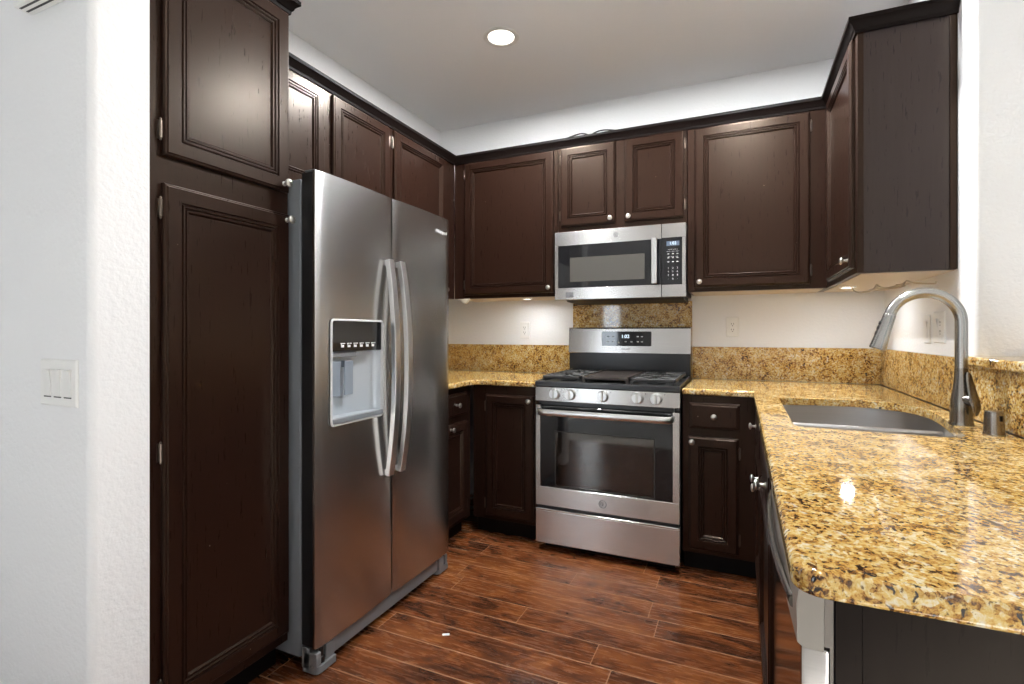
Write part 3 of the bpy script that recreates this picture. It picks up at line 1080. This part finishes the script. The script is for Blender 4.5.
# cooktop
ct = MB()
ct.prism([(0.0, 0.899), (-0.004, 0.902), (-0.003, 0.922), (0.004, 0.927), (0.040, 0.927), (0.048, 0.918), (D - 0.13, 0.918), (D - 0.13, 0.899)], 'x', -0.001, RW + 0.001)
ct.box(-0.001, 0.014, 0.03, D - 0.10, 0.899, 0.931, 0.003, 2).box(RW - 0.014, RW + 0.001, 0.03, D - 0.10, 0.899, 0.931, 0.003, 2)
top = ct.obj('cooktop', M['black'], t)


def grate(x0, x1):
    gq = MB()
    y0, y1 = 0.052, D - 0.125
    zt = 0.9555
    for (a, b) in (((x0, y0), (x1, y0)), ((x0, y1), (x1, y1)), ((x0, y0), (x0, y1)), ((x1, y0), (x1, y1)), ((x0, (y0 + y1) / 2), (x1, (y0 + y1) / 2))):
        gq.box(min(a[0], b[0]) - 0.006, max(a[0], b[0]) + 0.006, min(a[1], b[1]) - 0.006, max(a[1], b[1]) + 0.006, zt - 0.018, zt, 0.003, 1)
    xm = (x0 + x1) / 2
    for yc in ((y0 * 3 + y1) / 4, (y0 + y1 * 3) / 4):
        for k_ in range(8):
            a = 2 * math.pi * k_ / 8 + math.pi / 8
            p0 = (xm + 0.030 * math.cos(a), yc + 0.030 * math.sin(a))
            ex = (xm + math.cos(a) * ((x1 - x0) / 2) / max(abs(math.cos(a)), abs(math.sin(a)) * (x1 - x0) / (y1 - y0) * 2),
                  yc + math.sin(a) * ((x1 - x0) / 2) / max(abs(math.cos(a)), abs(math.sin(a)) * (x1 - x0) / (y1 - y0) * 2))
            gq.tube([(p0[0], p0[1], zt - 0.004), (ex[0], ex[1], zt - 0.007)], 0.0055, 6)
    for fx_ in (x0, x1):
        for fy_ in (y0, (y0 + y1) / 2, y1):
            gq.box(fx_ - 0.007, fx_ + 0.007, fy_ - 0.007, fy_ + 0.007, 0.9185, zt - 0.017)
    gr = gq.obj('grate', M['iron'], t)
    for yc in ((y0 * 3 + y1) / 4, (y0 + y1 * 3) / 4):
        bq = MB().lathe([(0.050, 0), (0.050, 0.006), (0.042, 0.009), (0.042, 0.012), (0.036, 0.016), (0, 0.017)], (xm, yc, 0.9187), (0, 0, 1), 24)
        bq.obj('burner', M['black'], t)
    return gr


grate(0.030, 0.236)
grate(0.512, 0.727)
gd = MB()
gd.box(0.250, 0.498, 0.050, D - 0.125, 0.9385, 0.9525, 0.004, 2)
gd.box(0.250, 0.258, 0.050, D - 0.125, 0.9525, 0.9585, 0.002, 1).box(0.490, 0.498, 0.050, D - 0.125, 0.9525, 0.9585, 0.002, 1).box(0.250, 0.498, D - 0.133, D - 0.125, 0.9525, 0.9585, 0.002, 1)
for fx_ in (0.256, 0.488):
    gd.box(fx_ - 0.006, fx_ + 0.010, 0.052, 0.066, 0.9185, 0.94).box(fx_ - 0.006, fx_ + 0.010, D - 0.14, D - 0.128, 0.9185, 0.94)
gd.obj('griddle', M['griddle'], t)
# backguard
yb = D - 0.099
MB().box(0.002, RW - 0.002, yb + 0.012, D - 0.021, 0.899, 1.062).obj('backguard_riser', M['black'], t)
bg_ = MB()
prof = round_poly([(yb, 1.060), (D - 0.0215, 1.060), (D - 0.0215, 1.224), (yb + 0.010, 1.224)], [0.004, 0.002, 0.006, 0.012], 5)
bg_.prism(prof, 'x', 0.0, RW)
bk = bg_.obj('backguard', M['steel'], t)
dq = MB()
pp_ = round_poly([(0.220, 1.107), (0.528, 1.107), (0.528, 1.198), (0.220, 1.198)], 0.006, 4)
dq.prism(pp_, 'y', yb - 0.0015, yb + 0.012)
dpn = dq.obj('display_panel', M['gloss'], bk)
text('clock_digits', '1:02', 0.030, 0.370, yb - 0.0022, 1.166, M['led'], dpn)
for r_i, zz in enumerate((1.166, 1.134)):
    for px in ((0.262, 0.292, 0.447, 0.472) if r_i == 0 else (0.262, 0.292, 0.326, 0.372, 0.408, 0.447, 0.472)):
        MB().box(px - 0.006, px + 0.006, yb - 0.0022, yb - 0.0016, zz - 0.003, zz + 0.003).obj('touch_mark', M['ink'], dpn)
text('wordmark', 'GE APPLIANCES', 0.008, 0.372, yb - 0.0008, 1.088, M['ink_dark'], bk)

# ------------------------------------------------------------------ microwave (local front at y=0)
YM = -0.377
t = thing('microwave', 'stainless over-the-range microwave with black window hung under the short cabinet', 'microwave', (0.0, YM, 1.388))
H = 0.409
DM = -YM
MB().box(0.004, RW - 0.004, 0.032, DM - 0.001, 0.012, H, 0.002, 1).obj('case', M['black'], t)
MB().prism([(0.034, 0.0115), (0.10, -0.008), (DM - 0.03, -0.014), (DM - 0.022, 0.0115)], 'x', 0.05, RW - 0.02).obj('vent_hood', M['iron'], t)
dm = MB()
# door: stainless rails above and below the glass
xs_ = 0.627
dm.box(0.0, xs_ - 0.001, 0.0, 0.030, 0.324, H - 0.002, 0.003, 2).box(0.0, xs_ - 0.001, 0.0, 0.030, 0.0, 0.071, 0.003, 2).box(0.0, 0.023, 0.0, 0.030, 0.069, 0.326, 0.002, 1)
mdoor = dm.obj('door', M['steel'], t)
MB().box(0.0235, xs_ - 0.0005, 0.0005, 0.029, 0.0715, 0.3235).obj('door_glass', M['gloss'], mdoor)
MB().box(0.097, 0.535, -0.0003, 0.0003, 0.106, 0.250).obj('window_mesh', M['mwglass'], mdoor)
# vertical handle
mh = MB()
mh.box(0.577, 0.609, -0.046, -0.032, 0.074, 0.327, 0.005, 3)
mh.box(0.583, 0.603, -0.033, -0.0003, 0.080, 0.102, 0.003, 1).box(0.583, 0.603, -0.033, -0.0003, 0.299, 0.321, 0.003, 1)
mh.obj('handle', M['handle'], mdoor)
cp = MB()
cp.box(xs_ + 0.001, RW, 0.0, 0.030, 0.328, H - 0.002, 0.003, 2).box(xs_ + 0.001, RW, 0.0, 0.030, 0.0, 0.069, 0.003, 2).box(0.735, RW, 0.0, 0.030, 0.067, 0.330, 0.002, 1)
cpo = cp.obj('control_frame', M['steel'], t)
kp_ = MB()
kp_.prism(round_poly([(xs_ + 0.0005, 0.0695), (0.7345, 0.0695), (0.7345, 0.3275), (xs_ + 0.0005, 0.3275)], [0, 0.006, 0.006, 0], 3), 'y', -0.0008, 0.029)
kpo = kp_.obj('keypad', M['gloss'], cpo)
MB().box(0.654, 0.722, -0.0014, -0.0009, 0.283, 0.308).obj('display', M['lcd'], kpo)
text('clock_digits', '1:02', 0.022, 0.688, -0.0018, 0.2955, M['led'], kpo)
rows = [(0.262, 'POPCORN  BEVERAGE'), (0.251, 'POTATO    PLATE    REHEAT'), (0.222, 'TIME    POWER    TIMER')]
for zz, s_ in rows:
    text('key_legend', s_, 0.0052, 0.688, -0.0014, zz, M['ink'], kpo)
for r_i, s_ in enumerate(('123', '456', '789', '·0·')):
    zz = 0.160 - r_i * 0.020
    for k_, ch in enumerate(s_):
        text('key', ch, 0.013, 0.664 + k_ * 0.024, -0.0014, zz, M['ink'], kpo)
for r_i in range(3):
    kb = MB()
    for k_ in range(3):
        kb.box(0.659 + k_ * 0.024, 0.669 + k_ * 0.024, -0.0014, -0.0009, 0.236 - r_i * 0.022, 0.240 - r_i * 0.022)
    kb.obj('key_row', M['ink'], kpo)
monogram(0.372, 0.368, 0.013, -0.0004, mdoor)
st = MB().box(0.070, 0.118, -0.0010, -0.0004, 0.012, 0.044).obj('sticker', M['grey_plastic'], mdoor)
MB().box(0.096, 0.108, -0.0014, -0.0011, 0.018, 0.030).obj('sticker_mark', M['ink_dark'], st)

# ------------------------------------------------------------------ dishwasher (faces the aisle; local x towards the camera)
t = thing('dishwasher', 'stainless dishwasher at the near end of the peninsula under the counter', 'dishwasher', (1.100, -1.950, 0), R(-90))
DW = 0.600
MB().box(0.002, DW - 0.029, 0.034, 0.57, 0.11, 0.880, 0.002, 1).obj('tub', M['tan_dark'], t)
MB().box(DW - 0.022, DW - 0.003, 0.0330, 0.0370, 0.11, 0.880).box(DW - 0.022, DW - 0.003, 0.0268, 0.0330, 0.787, 0.876).obj('side_flange', M['tan_dark'], t)
MB().box(0.004, DW - 0.029, 0.075, 0.55, 0.0, 0.1095).obj('toe_kick', M['toe'], t)
ddr = MB().box(0.0, DW, 0.0, 0.032, 0.115, 0.785, 0.004, 2).obj('door', M['steel_slick'], t)
cpn = MB()
secs = []
for i in range(13):
    x = DW * i / 12
    b_ = 0.006 * (1 - (2 * i / 12 - 1) ** 2)
    secs.append([cpn.bm.verts.new((x, y - b_ * k_, z)) for y, z, k_ in ((0.026, 0.782, 0), (0.004, 0.782, 0), (-0.004, 0.788, 1), (-0.005, 0.84, 1), (0.0, 0.870, 1), (0.006, 0.876, 0), (0.026, 0.876, 0))])
for A, B in zip(secs, secs[1:]):
    for k_ in range(7):
        cpn.bm.faces.new((A[k_], A[(k_ + 1) % 7], B[(k_ + 1) % 7], B[k_]))
cpn.bm.faces.new(secs[0])
cpn.bm.faces.new(secs[-1])
cpo = cpn.obj('control_panel', M['tan'], t)
pts = [(0.04 + 0.52 * i / 16, -0.006 - 0.014 * (1 - (2 * i / 16 - 1) ** 2), 0.822) for i in range(17)]
MB().tube(pts, 0.009, 10, side=(0, 0, 1), ry=0.6).obj('handle', M['nickel_dark'], cpo)
MB().box(0.0, DW, 0.045, 0.0495, 0.012, 0.108).obj('access_panel', M['steel'], t)

# ------------------------------------------------------------------ switches, outlets
def plate(name, label, cat, loc, rz, w, h, kind, group=None):
    t_ = thing(name, label, cat, loc, rz, group)
    MB().rings_rect(-w / 2, w / 2, -h / 2, h / 2, [(0, -0.0004), (0, -0.003), (0.003, -0.006)]).obj('cover_plate', M['white'], t_)
    return t_


def outlet_face(parent, x, z0=0.0):
    f = MB().box(x - 0.0165, x + 0.0165, -0.0082, -0.0061, z0 - 0.034, z0 + 0.034, 0.001, 1).obj('socket_insert', M['white'], parent)
    s_ = MB()
    for sz in (-0.017, 0.017):
        s_.box(x - 0.0075, x - 0.0050, -0.0088, -0.0083, z0 + sz - 0.002, z0 + sz + 0.007)
        s_.box(x + 0.0050, x + 0.0075, -0.0088, -0.0083, z0 + sz - 0.002, z0 + sz + 0.006)
        s_.cyl((x, -0.0083, z0 + sz - 0.009), (x, -0.0088, z0 + sz - 0.009), 0.0028, n=10)
    s_.obj('slot', M['slot_shade'], f)


def rocker(parent, x):
    f = MB()
    f.prism([(-0.0061, -0.034), (-0.0085, -0.034), (-0.0075, -0.002), (-0.0120, 0.033), (-0.0061, 0.034)], 'x', x - 0.0165, x + 0.0165)
    f = f.obj('rocker', M['white'], parent)
    return f


t = plate('wall_outlet', 'white wall outlet on back wall left of the range', 'outlet', (-0.352, -0.0, 1.208), 0, 0.072, 0.116, 0, 'white outlets on the back wall')
outlet_face(t, 0)
t = plate('wall_outlet', 'white wall outlet on back wall right of the range', 'outlet', (0.985, -0.0, 1.224), 0, 0.072, 0.116, 0, 'white outlets on the back wall')
outlet_face(t, 0)
t = plate('wall_switch', 'narrow white switch plate on right wall, the one nearer the corner', 'switch', (XR, -0.695, 1.205), R(-90), 0.074, 0.116, 0)
rocker(t, 0)
t = plate('wall_outlet', 'wide white outlet and switch plate on right wall inside the faucet arch', 'outlet', (XR, -0.838, 1.212), R(-90), 0.122, 0.120, 0)
outlet_face(t, 0.026)
rocker(t, -0.026)
t = plate('wall_switch', 'white triple rocker switch plate on the left edge wall', 'switch', (-0.547, -2.595, 1.065), 0, 0.166, 0.118, 0)
for sx_ in (-0.046, 0.0, 0.046):
    r_ = rocker(t, sx_)
    MB().box(sx_ - 0.0165, sx_ + 0.0165, -0.0068, -0.0061, -0.0375, -0.0345).obj('rocker_gap', M['slot_shade'], r_)

# chime box high on the left wall
t = thing('door_chime', 'light grey slotted wall box high on the left wall, cut by frame edge', 'chime', (-0.580, -2.595, 2.026))
MB().box(-0.100, 0.100, -0.042, -0.0005, 0.0, 0.16, 0.006, 2).obj('cover', M['white'], t)
sl = MB()
for yy_ in (-0.034, -0.020):
    sl.box(-0.085, 0.085, yy_, yy_ + 0.005, -0.0008, -0.0003)
sl.obj('slot', M['slot_shade'], t)

# ------------------------------------------------------------------ lamps
def can(label, x, y, power=CAN_W):
    t_ = thing('recessed_light', label, 'light', (x, y, ZC), 0, 'recessed ceiling lights')
    MB().lathe([(0.066, -0.0005), (0.092, -0.0005), (0.092, -0.003), (0.084, -0.006), (0.068, -0.004)], (0, 0, 0), (0, 0, 1), 36, True).obj('trim_ring', M['white'], t_)
    MB().lathe([(0, -0.001), (0.066, -0.001), (0.066, -0.0005)], (0, 0, 0), (0, 0, 1), 36).obj('lens', M['lens'], t_)
    area('lamp_glow', (0, 0, -0.008), (0, 0, 0), 0.13, 0.13, power, CAN, 'DISK', t_).data.spread = R(180)


can('round recessed ceiling light glowing above the kitchen aisle', -0.096, -0.934)
can('round recessed ceiling light over the sink counter, above the picture', 1.05, -1.00)
can('round recessed ceiling light over the near peninsula end, above the picture', 1.06, -2.15, 8.0)
can('round recessed ceiling light in front of the pantry, above the picture', -0.15, -2.05, 4.0)


def puck(label, x, y, power=PUCK_W):
    t_ = thing('puck_light', label, 'light', (x, y, UB), 0, 'puck lights under the wall cabinets')
    MB().lathe([(0.036, -0.0005), (0.036, -0.008), (0.032, -0.011), (0.027, -0.011), (0.027, -0.0005)], (0, 0, 0), (0, 0, 1), 28, True).obj('housing', M['white'], t_)
    MB().lathe([(0, -0.0095), (0.027, -0.0095), (0.027, -0.0085)], (0, 0, 0), (0, 0, 1), 28).obj('lens', M['lens'], t_)
    area('lamp_glow', (0, 0, -0.013), (0, 0, 0), 0.05, 0.05, power, PUCK, 'DISK', t_)


puck('round puck light glowing under the right wall cabinet', 1.50, -0.40)
puck('round puck light under the wall cabinet left of the microwave', -0.24, -0.23, 1.4)

# ------------------------------------------------------------------ small things
pts = []
for i in range(40):
    u = i / 39
    pts.append((-0.03 + 0.44 * u, -0.24 + 0.03 * math.sin(u * 9), 2.381 + (0.050 if u < 0.5 else 0.044) * abs(math.sin(u * math.pi * 2.0)) ** 0.6))
tag(MB().tube(pts, 0.0045, 8).obj('power_cord', M['cord']), 'black cord looping on top of the cabinet above the microwave', 'cord')
wp = []
for i in range(46):
    u = i / 45
    wp.append((1.50 + 0.19 * u, -0.50 - 0.45 * u + 0.05 * math.sin(u * 19), 1.402 - 0.030 * abs(math.sin(u * 8.5))))
w2 = []
for i in range(30):
    u = i / 29
    w2.append((1.60 + 0.06 * math.cos(u * 7), -0.66 + 0.08 * math.sin(u * 7), 1.402 - 0.026 * math.sin(u * 3.1) - 0.002 * u))
tag(MB().tube(wp, 0.0032, 6).tube(w2, 0.0032, 6).obj('cable', M['wire']), 'pale loose wires hanging under the right wall cabinet', 'wire')
cw = MB()
cw.prism([(-0.055, 0.0), (0.035, 0.0), (0.030, -0.008), (0.006, -0.034), (0.0, -0.034)], 'y', -0.030, -0.005)
tag(cw.obj('corner_bracket', M['wire'], loc=(-0.655, -0.285, UB - 0.0005)), 'small pale pointed bracket under the corner wall cabinet', 'bracket')
sc_ = MB().box(-0.014, 0.014, -0.006, 0.006, 0.0003, 0.004, 0.0015, 1).obj('paper_scrap', M['paper'], loc=(-0.031, -1.579, 0))
sc_.rotation_euler = (0, 0, 0.5)
tag(sc_, 'tiny white scrap lying on the wood floor in front of the refrigerator', 'scrap')
